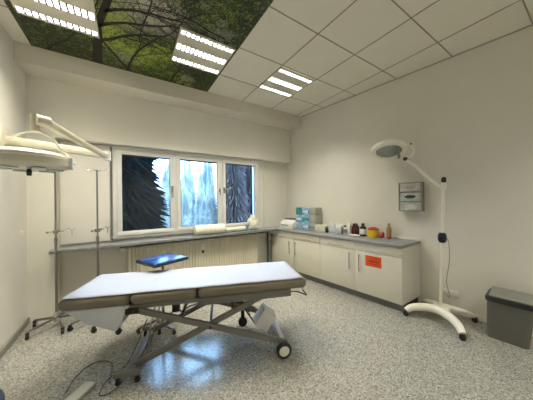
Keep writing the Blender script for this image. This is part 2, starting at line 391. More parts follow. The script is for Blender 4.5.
# window 1: outer frame, three sashes with panes, handles, shutter bottoms
win = struct('window_1', MB().box(WX0, WX1, 3.84, 3.90, 2.205, 2.262, .004).box(WX0, WX1, 3.84, 3.90, .90, .945, .004).box(WX0, -.125, 3.84, 3.90, .945, 2.205, .004).box(2.235, WX1, 3.84, 3.90, .945, 2.205, .004)
             .box(.655, .695, 3.84, 3.90, .945, 2.205, .004).box(1.455, 1.495, 3.84, 3.90, .945, 2.205, .004), M['white_frame'])
for (a, c, hx) in ((-.125, .655, .622), (.695, 1.455, None), (1.495, 2.235, 1.52)):
    fr_ = .062
    s = obj('sash', MB().box(a, c, 3.82, 3.875, 2.205-fr_, 2.205, .006).box(a, c, 3.82, 3.875, .945, .945+fr_, .006).box(a, a+fr_, 3.82, 3.875, .945+fr_, 2.205-fr_, .006).box(c-fr_, c, 3.82, 3.875, .945+fr_, 2.205-fr_, .006), M['white_frame'], win)
    obj('pane', MB().box(a+fr_, c-fr_, 3.845, 3.853, .945+fr_, 2.205-fr_), M['glass'], s, smooth=0)
    obj('seal', MB().box(a+fr_, c-fr_, 3.828, 3.838, 2.205-fr_-.022, 2.205-fr_).box(a+fr_, a+fr_+.006, 3.83, 3.84, .945+fr_, 2.18-fr_).box(c-fr_-.006, c-fr_, 3.83, 3.84, .945+fr_, 2.18-fr_).box(a+fr_, c-fr_, 3.83, 3.84, .945+fr_, .951+fr_), M['rubber'], s, smooth=0)
    if hx:
        h = MB().box(hx-.017, hx+.017, 3.806, 3.82, 1.58, 1.69, .004).cyl((hx, 3.81, 1.635), (hx, 3.775, 1.635), .008)
        if hx < 1: h.bar((hx, 3.775, 1.65), (hx, 3.775, 1.50), .018, .022)
        else: h.bar((hx, 3.775, 1.635), (hx+.15, 3.765, 1.69), .02, .026)
        obj('handle', h, M['chrome'], s)
h = MB().box(1.432-.013, 1.432+.013, 3.806, 3.82, 1.60, 1.67, .004).cyl((1.432, 3.81, 1.635), (1.432, 3.775, 1.635), .008).bar((1.432, 3.775, 1.65), (1.432, 3.775, 1.54), .014, .018)
obj('handle', h, M['chrome'], win)
for x in (-.165, -.15): pass
st = thing('shutter_strap', 'dark roller shutter strap with small clip left of the window frame', 'strap', (-.194, 3.895, .865))
obj('strap', MB().box(-.011, .011, -.018, -.012, .09, 1.38), M['grey'], st)
obj('clip', MB().box(-.013, .013, -.045, -.008, .02, .09, .004), M['chrome'], st)

# ------------------------------------------------------------ outside: garden with conifers
ob = MB().box(-14, 20, 4.4, 30, -.7, -.5); struct('ground', ob, M['earth'])
def conifer(x, y, z0, h, rad, mt, label, tiers=16, group='conifers outside the window'):
    tiers *= 2
    t = thing('conifer', label, 'tree', (x, y, z0), rnd.random()*6, group)
    b = bmesh.new()
    for i in range(tiers):
        f = i/(tiers-1); z = h*(.06+.92*f); rr_ = rad*(1-f)**.8+.05; drop = h/tiers*3.2
        nb = 30
        top = b.verts.new((0, 0, min(h, z+drop*.5))); ring = []
        off = rnd.random()*6
        for k in range(nb*2):
            a = off+PI*k/nb; q = rr_*(rnd.uniform(.72, 1.12) if k % 2 == 0 else rnd.uniform(.55, .70))
            zz = z-(drop*rnd.uniform(.7, 1.15) if k % 2 == 0 else drop*.2)
            ring.append(b.verts.new((q*math.cos(a), q*math.sin(a), zz)))
        und = b.verts.new((0, 0, z-drop*.25))
        for k in range(nb*2):
            j = (k+1) % (nb*2); b.faces.new((top, ring[k], ring[j])); b.faces.new((und, ring[j], ring[k]))
    q = MB(); me = bpy.data.meshes.new('x'); b.to_mesh(me); b.free(); q.b.from_mesh(me); bpy.data.meshes.remove(me)
    obj('foliage', q, mt, t, smooth=0); obj('trunk', MB().cyl((0, 0, 0), (0, 0, h*.9), .07, .02), M['bark'], t)
    return t
for (x, y, h, r_) in ((-.08, 6.7, 7.0, 1.25), (-2.2, 9.0, 6.5, 1.1)):
    conifer(x, y, -.5, h, r_, M['con_dark'], 'dark conifer outside the left window pane', 34)
for (x, y, h, r_) in ((.98, 8.0, 2.5, .36), (1.62, 7.7, 2.75, .36), (2.28, 8.0, 3.1, .38), (1.25, 9.2, 3.3, .40), (2.0, 9.3, 3.6, .42), (2.85, 9.3, 3.9, .45), (1.6, 10.6, 3.9, .45), (2.5, 10.6, 4.2, .5), (3.4, 10.4, 4.4, .5)):
    conifer(x, y, -.5, h, r_, M['con_mid'], 'pale frosty conifer outside the middle window pane', 22)
for (x, y, h, r_) in ((2.82, 6.3, 6.0, .62), (3.82, 7.1, 6.3, .75), (3.95, 9.0, 7.0, .85), (5.6, 9.3, 7.0, .85)):
    conifer(x, y, -.5, h, r_, M['con_grey'], 'slate dark conifer outside the right window pane', 34)

# ------------------------------------------------------------ ceiling lights
def ceiling_light(x, y, label):
    t = thing('ceiling_light', label, 'ceiling light', (x, y, H), 0, 'louvred ceiling lights')
    b = MB(); ys = [(-.30, -.275), (-.215, -.06), (.045, .20), (.272, .30)]
    for a, c in ys: b.box(-.30, .30, a, c, -.016, -.006)
    b.box(-.30, -.285, -.30, .30, -.018, -.006); b.box(.285, .30, -.30, .30, -.018, -.006)
    obj('housing', b, M['fixture'], t, smooth=0)
    for a, c in ((-.275, -.215), (-.06, .045), (.20, .272)):
        lo = obj('light_strip', MB().box(-.285, .285, a, c, -.0085, -.0065), M['strip'], t, smooth=0)
        ld = bpy.data.lights.new('tube_light', 'AREA'); ld.shape = 'RECTANGLE'; ld.size = .56; ld.size_y = c-a; ld.energy = BEAM; ld.color = (1, .935, .79); ld.spread = R(114)
        lt = bpy.data.objects.new('tube_light', ld); C.objects.link(lt); lt.parent = t; lt.location = (0, (a+c)/2, -.0088)
        q = MB()
        q.box(-.285, .285, a, a+.003, -.0175, -.0094).box(-.285, .285, c-.003, c, -.0175, -.0094)
        for i in range(1, 12): q.box(-.285+.0475*i-.008, -.285+.0475*i+.008, a, c, -.0175, -.0094)
        obj('louvre', q, M['louvre'], lo, smooth=0)
    return t
L = ceiling_light(.77, 2.575, 'louvred square ceiling light set in the forest print, nearer the plain tiles')
dup(L, (-.53, 2.585, H), 0, 'louvred ceiling light at the far left edge of the forest print')
dup(L, (2.02, 2.575, H), 0, 'louvred square ceiling light among the plain white ceiling tiles')
for x, y in ((.77, -1.2), (2.65, -1.2)): dup(L, (x, y, H), 0, 'unseen louvred fill light added behind the camera')  # unseen fixtures added to brighten the walls and floor

# ------------------------------------------------------------ radiator
rad = thing('radiator', 'cream ribbed panel radiator with thermostat under the window sill', 'radiator', (0, 3.76, 0))
b = MB(); b.box(-.0, 2.19, .0, .08, .12, .775, .006)
for i in range(46): x = .025+i*.0475; b.box(x-.014, x+.014, -.028, .0, .13, .768, .003, 1)
obj('panel', b, M['rad'], rad)
obj('valve', MB().cyl((0, .04, .73), (-.05, .03, .74), .012).cyl((-.06, .03, .745), (-.06, -.07, .755), .033, .028), M['bright'], rad)
obj('pipe', MB().tube([(-.03, .05, .73), (-.03, .06, .1), (-.03, .12, .08)], .008), M['rad'], rad)
obj('heat_meter', MB().box(1.06, 1.11, -.055, -.028, .60, .70, .006), M['bright'], rad)
obj('sensor', MB().box(1.068, 1.10, -.05, -.028, .545, .60, .004), M['blackp'], rad)
for x in (.2, 1.95): obj('foot', MB().box(x, x+.04, .02, .06, 0, .12), M['rad'], rad)
# bracket post between radiator bay and cabinets
pp = thing('sill_support', 'dark green metal support post under the end of the sill', 'support', (2.462, 3.80, 0))
obj('post', MB().box(-.012, .012, -.02, .02, 0, .822, .002), mat('dark_green_enamel', (.05, .10, .09), .4), pp); obj('bracket', MB().box(-.02, .02, -.07, .02, .76, .822, .003), M['grey'], pp); obj('collar', MB().box(-.018, .018, -.03, .03, .55, .6), M['grey'], pp)

# ------------------------------------------------------------ base cabinets and worktop (frame: x = off the right wall, y = along it)
def cabinet(y0, y1, label, end):
    t = thing('base_cabinet', label, 'cabinet', RW(0, y0, 0), A, 'base cabinets along the right wall')
    Lg = y1-y0; F = -.505; mid = Lg/2
    b = MB(); b.prism([(F+.02, 0), (F+.02, Lg), (-.02, Lg), (-.02, -.058 if end else 0)], .10, .812)
    if end: obj('base_shade', MB().prism([(F+.076, .012), (F+.076, .05), (-.05, .05), (-.05, -.04)], 0, .0995), M['rubber'], t, smooth=0)  # black block that deepens the shade in the open recess under the side panel
    obj('body', b, M['cabside'], t, smooth=0)
    obj('plinth', MB().box(F+.055, F+.075, 0.0 if not end else .0, Lg, 0, .098), M['plinth'], t, smooth=0)
    for k, (a, c) in enumerate(((0.002, mid-.0015), (mid+.0015, Lg-.002))):
        d = obj('door', MB().box(F, F+.019, a, c, .10, .682, .0015), M['cab'], t)
        hy = mid+(-.075 if k == 0 else .075)
        obj('handle', MB().cyl((F-.032, hy, .40), (F-.032, hy, .65), .0065).cyl((F-.032, hy, .43), (F, hy, .43), .005).cyl((F-.032, hy, .62), (F, hy, .62), .005), M['steel'], d)
        d = obj('drawer', MB().box(F, F+.019, a, c, .686, .81, .0015), M['cab'], t)
        cy = (a+c)/2
        obj('handle', MB().cyl((F-.028, cy-.13, .728), (F-.028, cy+.13, .728), .0055).cyl((F-.028, cy-.11, .728), (F, cy-.11, .728), .004).cyl((F-.028, cy+.11, .728), (F, cy+.11, .728), .004), M['handle_white'], d)
    return t
cab1 = cabinet(-2.338, -1.104, 'cream double-door base cabinet with an orange sticker, nearer the floor lamp', True)
cab2 = cabinet(-1.104, .135, 'cream double-door base cabinet in the corner by the window wall', False)
wt = obj('worktop', MB().prism([(-.525, -2.35), (-.525, .145), (-.002, .145), (-.002, -2.405)], .812, .850, 'z', .003), M['top'], loc=RW(0, 0, 0), rotz=A)
tag(wt, 'long speckled grey worktop running over the cream base cabinets', 'worktop')
up = obj('splash_strip', MB().box(-.016, -.001, -2.405, .145, .850, .874, .002), M['bright'], loc=RW(0, 0, 0), rotz=A)
tag(up, 'thin white sealing strip along the back of the grey worktop', 'strip')
stk = thing('sticker', 'bright orange sticker with a red line of print on the cabinet door', 'sticker', RW(-.5055, -1.985, .575), A)
obj('sheet', MB().box(-.0012, 0, -.108, .108, -.073, .073), M['orange'], stk, smooth=0)
obj('print_line', MB().box(-.0018, -.0012, -.075, .07, -.008, .006).box(-.0018, -.0012, -.07, .05, .03, .034).box(-.0018, -.0012, -.07, .06, -.035, -.031), M['darkred_ink'], stk, smooth=0)

# ------------------------------------------------------------ things on the counter
def put(name, lx, ly, label, cat, group=None, z=.8505, rz=0): return thing(name, label, cat, RW(lx, ly, z), A+rz, group)
def single(name, mb, mt, lx, ly, label, cat, group=None, z=.8505, rz=0, **k):
    o = obj(name, mb, mt, loc=RW(lx, ly, z), rotz=A+rz, **k); return tag(o, label, cat, group)
single('paper_sheet', MB().box(-.10, .10, -.15, .15, 0, .002), M['paper'], -.38, -.03, 'flat white paper sheet at the corner end of the worktop', 'paper', rz=.25)
t = put('document_tray', -.21, -.15, 'white device with a black top lid in the worktop corner', 'device')
obj('body', MB().prism([(-.15, 0), (.13, 0), (.13, .16), (-.03, .18), (-.15, .10)], -.18, .17, 'y', .006), M['white'], t)
obj('lid', MB().box(-.04, .125, -.15, .14, .178, .197, .004).box(-.154, -.148, -.06, .12, .06, .075), M['blackp'], t)
# stacked cartons
def carton(lx, ly, z, sx, sy, sz, mt, label, lid=None):
    t = put('carton', lx, ly, label, 'box', 'cartons stacked on the worktop', z=z)
    obj('box', MB().box(-sx/2, sx/2, -sy/2, sy/2, 0, sz, .002), M[mt], t)
    obj('flap', MB().box(-sx/2-.0012, -sx/2, -sy*.42, sy*.42, sz*.28, sz*.62), M[lid or 'white'], t, smooth=0)
    return t
z = .8505
names = ['bottom', 'middle', 'topmost']
for i, (h, l1) in enumerate(((.145, 'box_grey'), (.145, 'white'), (.145, 'teal'))):
    carton(-.15, -.425, z, .22, .15, h-.003, 'box_blue' if i < 2 else 'box_teal', ('blue', 'blue', 'dark teal')[i]+' printed carton, '+names[i]+' of the left column of the carton stack', l1)
    carton(-.15, -.585, z, .20, .155, h-.003, 'box_blue', 'blue and white carton, '+names[i]+' of the middle column of the carton stack', 'white' if i != 1 else 'box_teal')
    carton(-.13, -.74, z, .20, .145, h-.003, 'box_grey', 'grey-green carton, '+names[i]+' of the right column of the carton stack', 'box_grey' if i else 'grey')
    z += h
single('cardboard_box', MB().box(-.06, .06, -.108, .108, 0, .12, .003), M['box_cream'], -.21, -.93, 'low cream cardboard box in front of the grey cartons', 'box')
single('black_bottle', MB().lathe([(0, 0), (.022, 0), (.022, .07), (.012, .085), (.012, .10), (0, .10)]), M['blackp'], -.24, -1.064, 'small black bottle between cream box and clear plastic tubs', 'bottle')
for i, (ly, sy) in enumerate(((-1.14, .12), (-1.265, .12))):
    t = put('plastic_tub', -.15, ly, ('clear plastic tub of supplies beside the small black bottle', 'clear plastic tub of supplies beside the black-capped jars')[i], 'tub', 'clear tubs on the worktop')
    obj('tub', MB().prism([(-.055, 0), (.055, 0), (.065, .11), (-.065, .11)], -sy/2, sy/2, 'y', .006), M['clear'], t)
    obj('packets', MB().box(-.045, .045, -sy*.40, -sy*.05, .105, .15, .008).box(-.04, .045, .0, sy*.42, .105, .165, .008), M['white'], t)
def bottle(lx, ly, r_, h, body, cap, label, band=None, pump=False, name='bottle', group='bottles on the worktop'):
    h *= 1.14; r_ *= 1.1
    t = put(name, lx, ly, label, 'bottle', group)
    obj('body', MB().lathe([(0, 0), (r_*.95, 0), (r_, .006), (r_, h*.66), (r_*.85, h*.74), (r_*.42, h*.8), (r_*.42, h*.84), (0, h*.84)]), M[body], t)
    obj('cap', MB().lathe([(0, h*.82), (r_*.5, h*.82), (r_*.5, h), (0, h)]) if not pump else MB().lathe([(0, h*.80), (r_*.55, h*.80), (r_*.5, h*.9), (r_*.15, h*.92), (r_*.15, h), (0, h)]).bar((-.0, 0, h*.99), (-r_*1.3, 0, h*.96), .012, .008), M[cap], t)
    if band: obj('label_band', MB().lathe([(r_+.0006, h*.15), (r_+.0012, h*.16), (r_+.0012, h*.56), (r_+.0006, h*.57)]), M[band], t)
    return t
bottle(-.15, -1.37, .030, .125, 'white', 'blackp', 'white jar with wide black cap right of the clear tubs', 'grey')
bottle(-.13, -1.435, .028, .185, 'white', 'white', 'tall plain white bottle left of the dark red bottles')
bottle(-.10, -1.50, .036, .16, 'darkred', 'darkred', 'dark red bottle next to the tall white bottle')
bottle(-.15, -1.57, .036, .175, 'darkred', 'blackp', 'dark red bottle with black cap beside the white-labelled one', pump=True)
bottle(-.15, -1.675, .044, .175, 'blackp', 'blackp', 'black bottle with a broad white label left of the yellow tub', 'white')
single('kidney_dish', MB().lathe([(0, .004), (.055, .004), (.075, .02), (.078, .02), (.058, 0), (0, 0)]).xf(Matrix.Diagonal((.62, 1.35, 1, 1))), M['white'], -.262, -1.58, 'shallow white oval dish in front of the bottles', 'dish')
t = put('sharps_container', -.14, -1.83, 'yellow sharps container with a red-orange lid on the worktop', 'container')
obj('body', MB().lathe([(0, 0), (.066, 0), (.070, .004), (.076, .115), (0, .115)]), M['yellow'], t)
obj('lid', MB().lathe([(0, .155), (.045, .152), (.060, .135), (.080, .13), (.080, .112), (.0, .112)]), M['red'], t)
t = put('tape_dispenser', -.14, -1.955, 'red-orange roll beside the yellow container', 'roll')
obj('roll', MB().cyl((0, -.02, .045), (0, .02, .045), .045), M['red'], t); obj('core', MB().cyl((0, -.024, .045), (0, .024, .045), .02), M['blackp'], t)
bottle(-.10, -2.04, .030, .195, 'tan', 'tan', 'tall slim tan bottle with a red base band, rightmost on the worktop')
single('red_band', MB().lathe([(0.0, 0), (.018, 0), (.018, .03), (0, .03)]), M['red'], -.16, -2.06, 'small red cap lying beside the slim tan bottle', 'cap')

# ------------------------------------------------------------ things on the sill
t = thing('bolster', 'cream cylindrical bolster pillow lying on the window sill', 'pillow', (1.20, 3.68, .8625+.085))
obj('roll', MB().lathe([(0, -.27), (.05, -.27), (.078, -.255), (.084, -.23), (.084, .23), (.078, .255), (.05, .27), (0, .27)], mat=Matrix.Rotation(R(90), 4, 'Y')), M['towel'], t)
obj('end_seam', MB().lathe([(.055, -.2725), (.062, -.270), (.055, -.266)], mat=Matrix.Rotation(R(90), 4, 'Y')), M['grey'], t)
t = thing('towel_roll', 'thin rolled cream towel on the sill right of the bolster', 'towel', (1.70, 3.72, .8625+.045))
obj('roll', MB().lathe([(0, -.20), (.035, -.20), (.044, -.18), (.044, .18), (.035, .20), (0, .20)], mat=Matrix.Rotation(R(90), 4, 'Y')), M['towel'], t)
t = thing('tissue_packet', 'crumpled white bundle standing on the sill near the window corner', 'bundle', (2.05, 3.68, .8625))
b = MB(); 
for (x, y, zz, r_) in ((0, 0, .07, .075), (-.05, 0, .12, .055), (.055, .01, .10, .06), (0, .01, .16, .055), (.04, 0, .035, .05), (-.04, 0, .04, .045)): b.ball((x, y, zz), r_, (1, .75, .95 if zz > .06 else .7), 12)
obj('bundle', b.xf(Matrix.Diagonal((1.15, 1.0, 1.42, 1))), M['towel'], t)
cb = MB().tube([(1.55+.62*i/14, 3.625+.018*math.sin(i*1.9), .868+.006*(1+math.sin(i*1.1))) for i in range(15)], .006, 6, 4).tube([(1.62+.5*i/10, 3.645+.02*math.cos(i*1.7), .870) for i in range(11)], .005, 6, 4)
tag(obj('tubing', cb, M['teal']), 'thin teal tubing lying along the sill by the white bundle', 'tubing')

# ------------------------------------------------------------ glove box rack on the right wall
ry = -2.315
t = thing('glove_rack', 'grey wall rack holding three glove cartons above the worktop end', 'rack', RW(0, ry, 1.462), A)
b = MB(); b.box(-.004, 0, -.135, .135, -.20, .195); b.box(-.10, -.004, -.142, -.128, -.20, .195, .002); b.box(-.10, -.004, .128, .142, -.20, .195, .002)
for z in (-.20, -.068, .064, .19): b.box(-.10, -.004, -.128, .128, z-.004, z+.004)
obj('frame', b, M['rack'], t, smooth=0)
for i, (z, gm, lb) in enumerate(((.070, 'glove_tan', 'top glove carton in the wall rack with tan gloves showing'), (-.062, 'glove_blue', 'middle glove carton in the wall rack with dark gloves showing'), (-.194, 'glove_white', 'bottom glove carton in the wall rack with pale gloves spilling'))):
    g = thing('glove_carton', lb, 'box', RW(-.055, ry, 1.462+z), A, 'glove cartons in the wall rack')
    obj('carton', MB().box(-.045, .045, -.122, .122, 0, .112, .002), M['glovebox'], g)
    q = MB().ball((-.046, 0, .06), .06, (.12, 1.15, .40), 14)
    if i == 2: q.ball((-.05, -.02, .03), .05, (.35, 1.2, .55), 12).ball((-.055, .04, .015), .035, (.4, 1, .6), 10)
    obj('gloves', q, M[gm], g)
# double socket
t = thing('wall_socket', 'double white power socket low on the right wall behind the floor lamp', 'socket', RW(0, -2.715, .235), A)
obj('plate', MB().box(-.012, 0, -.078, .078, -.04, .04, .004), M['white'], t)
for s_ in (-.038, .038): obj('outlet', MB().lathe([(.026, .0), (.024, -.006), (0, -.006)], mat=Tr((-.0135, s_, 0)) @ Matrix.Rotation(R(-90), 4, 'Y')), M['grey'], t)
sw = thing('light_switch', 'small white switch on the left wall near the corner', 'switch', (XL, 3.57, 1.09))
obj('plate', MB().box(0, .01, -.04, .04, -.04, .04, .003), M['white'], sw); obj('rocker', MB().box(.01, .015, -.025, .025, -.025, .025, .002), M['enamel'], sw)

# ------------------------------------------------------------ waste bin
def rr_poly(x0, x1, y0, y1, r_, n_=5):
    P_ = []
    for cx, cy, a0 in ((x1-r_, y1-r_, 0), (x0+r_, y1-r_, 90), (x0+r_, y0+r_, 180), (x1-r_, y0+r_, 270)):
        for k in range(n_+1): a = R(a0+90*k/n_); P_.append((cx+r_*math.cos(a), cy+r_*math.sin(a)))
    return P_
def loft(polys, cap=True):
    b = MB(); rings = [[b.b.verts.new((x, y, z)) for x, y in P_] for P_, z in polys]
    for a, c in zip(rings, rings[1:]):
        for i in range(len(a)): j = (i+1) % len(a); b.b.faces.new((a[i], a[j], c[j], c[i]))
    if cap: b.b.faces.new(rings[0][::-1]); b.b.faces.new(rings[-1])
    bmesh.ops.recalc_face_normals(b.b, faces=b.b.faces[:]); return b
t = thing('waste_bin', 'grey plastic waste bin with black swing-lid rim by the right wall', 'bin', (3.255, .52, 0), R(4))
obj('body', loft([(rr_poly(-.125, .125, -.13, .155, .035), 0), (rr_poly(-.145, .155, -.175, .15, .04), .40)]), M['bin'], t)
obj('rim', loft([(rr_poly(-.156, .166, -.19, .160, .045), .380), (rr_poly(-.158, .168, -.192, .162, .045), .41), (rr_poly(-.150, .162, -.186, .156, .045), .428), (rr_poly(-.14, .15, -.172, .145, .04), .428)]), M['blackp'], t)
obj('lid', MB().prism([(-.13, .425), (-.13, .434), (-.08, .446), (.10, .468), (.145, .445), (.145, .425)], -.160, .132, 'y', .004), M['binlid'], t)

# ------------------------------------------------------------ examination lamp on rolling base (right)
px_, py_ = 3.112, 1.056
t = thing('examination_lamp', 'cream standing examination lamp with round head and curved wheeled base', 'lamp', (px_, py_, 0))
def LP(x, y, z): return (x-px_, y-py_, z)
fl = [LP(2.86, 1.315, .065), LP(2.92, 1.27, .105), LP(3.00, 1.17, .125), LP(3.03, 1.05, .13), LP(2.98, .92, .12), LP(2.90, .83, .10), LP(2.83, .775, .06)]
bl = [LP(3.30, 1.30, .065), LP(3.25, 1.24, .105), LP(3.20, 1.15, .125), LP(3.19, 1.05, .13), LP(3.24, .94, .12), LP(3.30, .87, .10), LP(3.36, .81, .06)]
obj('base', MB().tube(fl, [.031, .040, .046, .048, .046, .040, .031], 12, 5).tube(bl, [.022, .027, .032, .036, .032, .027, .022], 12, 5).box(-.09, .09, -.09, .09, .10, .15, .03), M['enamel'], t)
for (x, y) in ((2.86, 1.315), (2.83, .775), (3.30, 1.30), (3.36, .81)):
    cx, cy, _ = LP(x, y, 0)
    obj('caster', MB().cyl((cx-.018, cy-.004, .028), (cx+.018, cy+.004, .028), .028).box(cx-.022, cx+.022, cy-.022, cy+.022, .035, .06, .006), M['rubber'], t)
obj('pole', MB().cyl((0, 0, .12), (0, 0, .95), .0155).cyl((0, 0, .95), (0, 0, 1.63), .0135).cyl((0, 0, 1.54), (0, 0, 1.62), .024), M['enamel'], t)
obj('pole_cap', MB().lathe([(0, 1.62), (.025, 1.62), (.025, 1.67), (.018, 1.685), (0, 1.685)]), M['blackp'], t)
obj('control_box', MB().lathe([(0, .90), (.030, .91), (.042, .94), (.044, .985), (.034, 1.02), (0, 1.03)]).xf(Matrix.Diagonal((1, 1, 1, 1))), M['navy'], t)
obj('cord', MB().tube([(.03, -.03, 1.0), (.06, -.07, .93), (.065, -.075, .7), (.05, -.05, .45), (.06, -.07, .32), (.12, -.05, .24), (.26, .02, .232)], .0035, 6, 6), M['grey'], t)
hj = LP(3.072, 1.455, 1.955)
obj('arm', MB().tube([(0, .01, 1.575), (-.01, .06, 1.60), hj], [.022, .017, .015], 12, 6), M['enamel'], t)
obj('hinge', MB().cyl((hj[0]-.03, hj[1]+.01, hj[2]), (hj[0]+.03, hj[1]-.01, hj[2]), .024), M['blackp'], t)
hc = Vector(LP(3.02, 1.665, 2.105))
nrm = Vector((-.25, -.18, -.93)).normalized(); q = nrm.to_track_quat('-Z', 'Y').to_matrix().to_4x4()
MH = Tr(hc) @ q
head = obj('lamp_head', MB().lathe([(0, .065), (.12, .062), (.19, .048), (.215, .03), (.218, .002), (.222, -.018), (.212, -.030), (.172, -.032), (.168, -.022), (0, -.022)], n=40, mat=MH), M['enamel'], t)
obj('lens', MB().lathe([(0, -.030), (.08, -.028), (.162, -.022), (.162, -.020), (0, -.019)], n=32, mat=MH), M['lens'], head)
ring = [MH @ Vector((.195*math.cos(a), .195*math.sin(a), .0)) for a in (R(-150), R(-60))]
e1 = MH @ Vector((-.02, -.202, 0))
obj('yoke', MB().tube([Vector(hj), Vector(hj)+Vector((.0, -.055, .03)), Vector(hj)+Vector((0, -.085, .11)), Vector(hj)+Vector((0, -.04, .185)), hc+Vector((.02, -.185, .03))], .012, 8, 6), M['enamel'], t)
obj('knob', MB().ball(Vector(hj)+Vector((0, -.05, .19)), .014), M['blackp'], t)
obj('handle', MB().cyl(hc+Vector((-.05, -.155, .0)), hc+Vector((-.05, -.165, -.115)), .015).cyl(hc+Vector((-.05, -.165, -.10)), hc+Vector((-.05, -.167, -.15)), .018), M['grey'], t)

ax = Matrix.Rotation(R(2.3), 4, Vector((.54, .84, 0)))
for c in t.children:
    if c.name.split('.')[0] not in ('base', 'caster', 'cord'): c.rotation_euler = ax.to_euler()
# ------------------------------------------------------------ surgical lamp on wall arm (left)
t = thing('surgical_lamp', 'large cream surgical lamp on a jointed arm from the left wall', 'lamp', (-.61, 2.3, 1.70))
def SP(x, y, z): return Vector((x+.61, y-2.3, z-1.70))
EL = SP(-.178, 2.90, 1.945); HB = SP(-.53, 2.31, 2.06); WM = SP(XL, 3.15, 2.06)
obj('wall_arm', MB().bar(WM, EL, .05, .085, .012, .045, .075).box(WM.x, WM.x+.03, WM.y-.09, WM.y+.09, WM.z-.12, WM.z+.12, .008), M['enamel_y'], t)
obj('elbow', MB().cyl(EL+Vector((0, 0, -.055)), EL+Vector((0, 0, .045)), .034), M['white'], t)
obj('spring_arm', MB().bar(EL+Vector((0, -.02, -.02)), HB, .045, .045, .012, .05, .06), M['enamel_y'], t)
hb = SP(-.578, 2.30, 0)
obj('hub', MB().cyl((hb.x, 0, .275), (hb.x, 0, .40), .026).cyl((hb.x+.01, -.02, .360), (hb.x+.075, .02, .360), .040), M['enamel_y'], t)
yk = MB().tube([(-.13, 0, .12), (-.125, 0, .17), (-.06, 0, .235), (-.0, 0, .268), (hb.x, 0, .275), (.08, 0, .268), (.13, 0, .23), (.18, 0, .15), (.222, 0, .09), (.235, 0, .05)], .0085, 8, 6)
obj('yoke', yk, M['enamel'], t)
hd = obj('lamp_head', MB().lathe([(0, .135), (.08, .132), (.17, .115), (.215, .095), (.226, .085), (.226, .02), (.215, .005), (.18, -.01), (0, -.01)], n=48), M['enamel_y'], t)
obj('rim_band', MB().lathe([(.226, .06), (.231, .062), (.231, .068), (.226, .070)], n=48), M['enamel'], hd)
obj('knuckle', MB().box(.215, .25, -.03, .03, .0, .10, .01).cyl((.248, 0, .05), (.26, 0, .05), .012), M['white'], hd)
for k in range(6):
    a = k*PI/3; obj('lamp_lens', MB().lathe([(0, -.02), (.045, -.018), (.055, -.008), (0, -.008)], mat=Tr((.14*math.cos(a), .14*math.sin(a), 0))), M['lens'], hd)
obj('grip', MB().lathe([(0, -.06), (.012, -.06), (.016, -.04), (.012, -.01), (0, -.01)]), M['blackp'], hd)

# ------------------------------------------------------------ IV stands
def iv(name_label, loc, rz, ztop, legs_r):
    t = thing('iv_stand', name_label, 'stand', loc, rz, 'chrome drip stands')
    obj('pole', MB().cyl((0, 0, .10), (0, 0, 1.02), .013).cyl((0, 0, 1.0), (0, 0, ztop), .009).cyl((0, 0, .98), (0, 0, 1.03), .017), M['steel'], t)
    obj('hub', MB().lathe([(0, .07), (.03, .07), (.035, .09), (.03, .13), (.016, .17), (0, .17)]), M['chrome'], t)
    for k in range(5):
        a = 2*PI*k/5; c, s_ = math.cos(a), math.sin(a)
        lg = obj('leg', MB().bar((.02*c, .02*s_, .105), (legs_r*c, legs_r*s_, .075), .02, .022, .004), M['steel'], t)
        x, y = legs_r*c, legs_r*s_
        obj('caster', MB().cyl((x-.012, y, .026), (x+.012, y, .026), .026).box(x-.015, x+.015, y-.01, y+.014, .03, .07, .004), M['rubber'], lg)
    hk = MB()
    for k in range(4):
        a = PI/2*k+.4; c, s_ = math.cos(a), math.sin(a)
        hk.tube([(0, 0, ztop-.01), (.05*c, .05*s_, ztop-.012), (.09*c, .09*s_, ztop), (.10*c, .10*s_, ztop+.02)], .0028, 6, 4)
    obj('bottle_hooks', hk, M['chrome'], t)
    zc = 1.10
    cl = obj('clamp', MB().box(-.022, .022, -.02, .02, zc-.02, zc+.02, .005).cyl((-.07, 0, zc+.002), (.07, 0, zc+.002), .005).ball((-.072, 0, zc), .012).ball((.03, -.02, zc+.012), .01), M['grey'], t)
    obj('hook', MB().tube([(.07, 0, zc), (.11, 0, zc+.03), (.14, 0, zc+.005), (.17, 0, zc+.03)], .0035, 6, 5).cyl((.14, 0, zc+.005), (.14, 0, zc-.05), .004), M['chrome'], cl)
    return t
iv1 = iv('chrome drip stand nearest the left wall corner, under the surgical lamp', (-.705, 3.455, 0), R(4), 1.83, .255)
iv2 = dup(iv1, (-.305, 3.30, 0), R(266-216), 'chrome drip stand between the left stand and the window, behind the couch')

# ------------------------------------------------------------ treatment couch
BA = R(-21.0)
bed = thing('treatment_couch', 'long taupe treatment couch on a grey scissor-lift frame', 'couch', (.03, 2.053, 0), BA)
for (a, c) in ((-.525, -.032), (-.028, .493), (.497, 1.49)):
    obj('mattress_section', MB().box(a, c, -.012, .59, .60, .6995, .043, 6), M['vinyl'], bed)
obj('head_shell', MB().prism([(-.49, .60), (-.33, .485), (-.15, .405), (-.125, .405), (-.05, .56), (-.03, .60)], .012, .56, 'y', .008), M['panel_g'], bed)
obj('upper_frame', MB().box(.50, 1.335, .012, .045, .535, .60, .004).box(.50, 1.335, .54, .573, .535, .60, .004).box(1.30, 1.335, .045, .54, .535, .60, .004).box(-.05, .50, .02, .05, .562, .60, .004).box(-.05, .50, .535, .565, .562, .60, .004).box(-.05, -.01, .05, .535, .562, .60).box(.48, .52, .05, .535, .555, .60), M['frame_g'], bed)
for y in (.02, .515):
    obj('scissor_arm', MB().bar((.03, y, .552), (1.285, y, .108), .028, .048, .004), M['frame_g'], bed)
    obj('scissor_arm', MB().bar((-.02, y+.032, .085), (1.06, y+.032, .545), .028, .048, .004), M['frame_g'], bed)
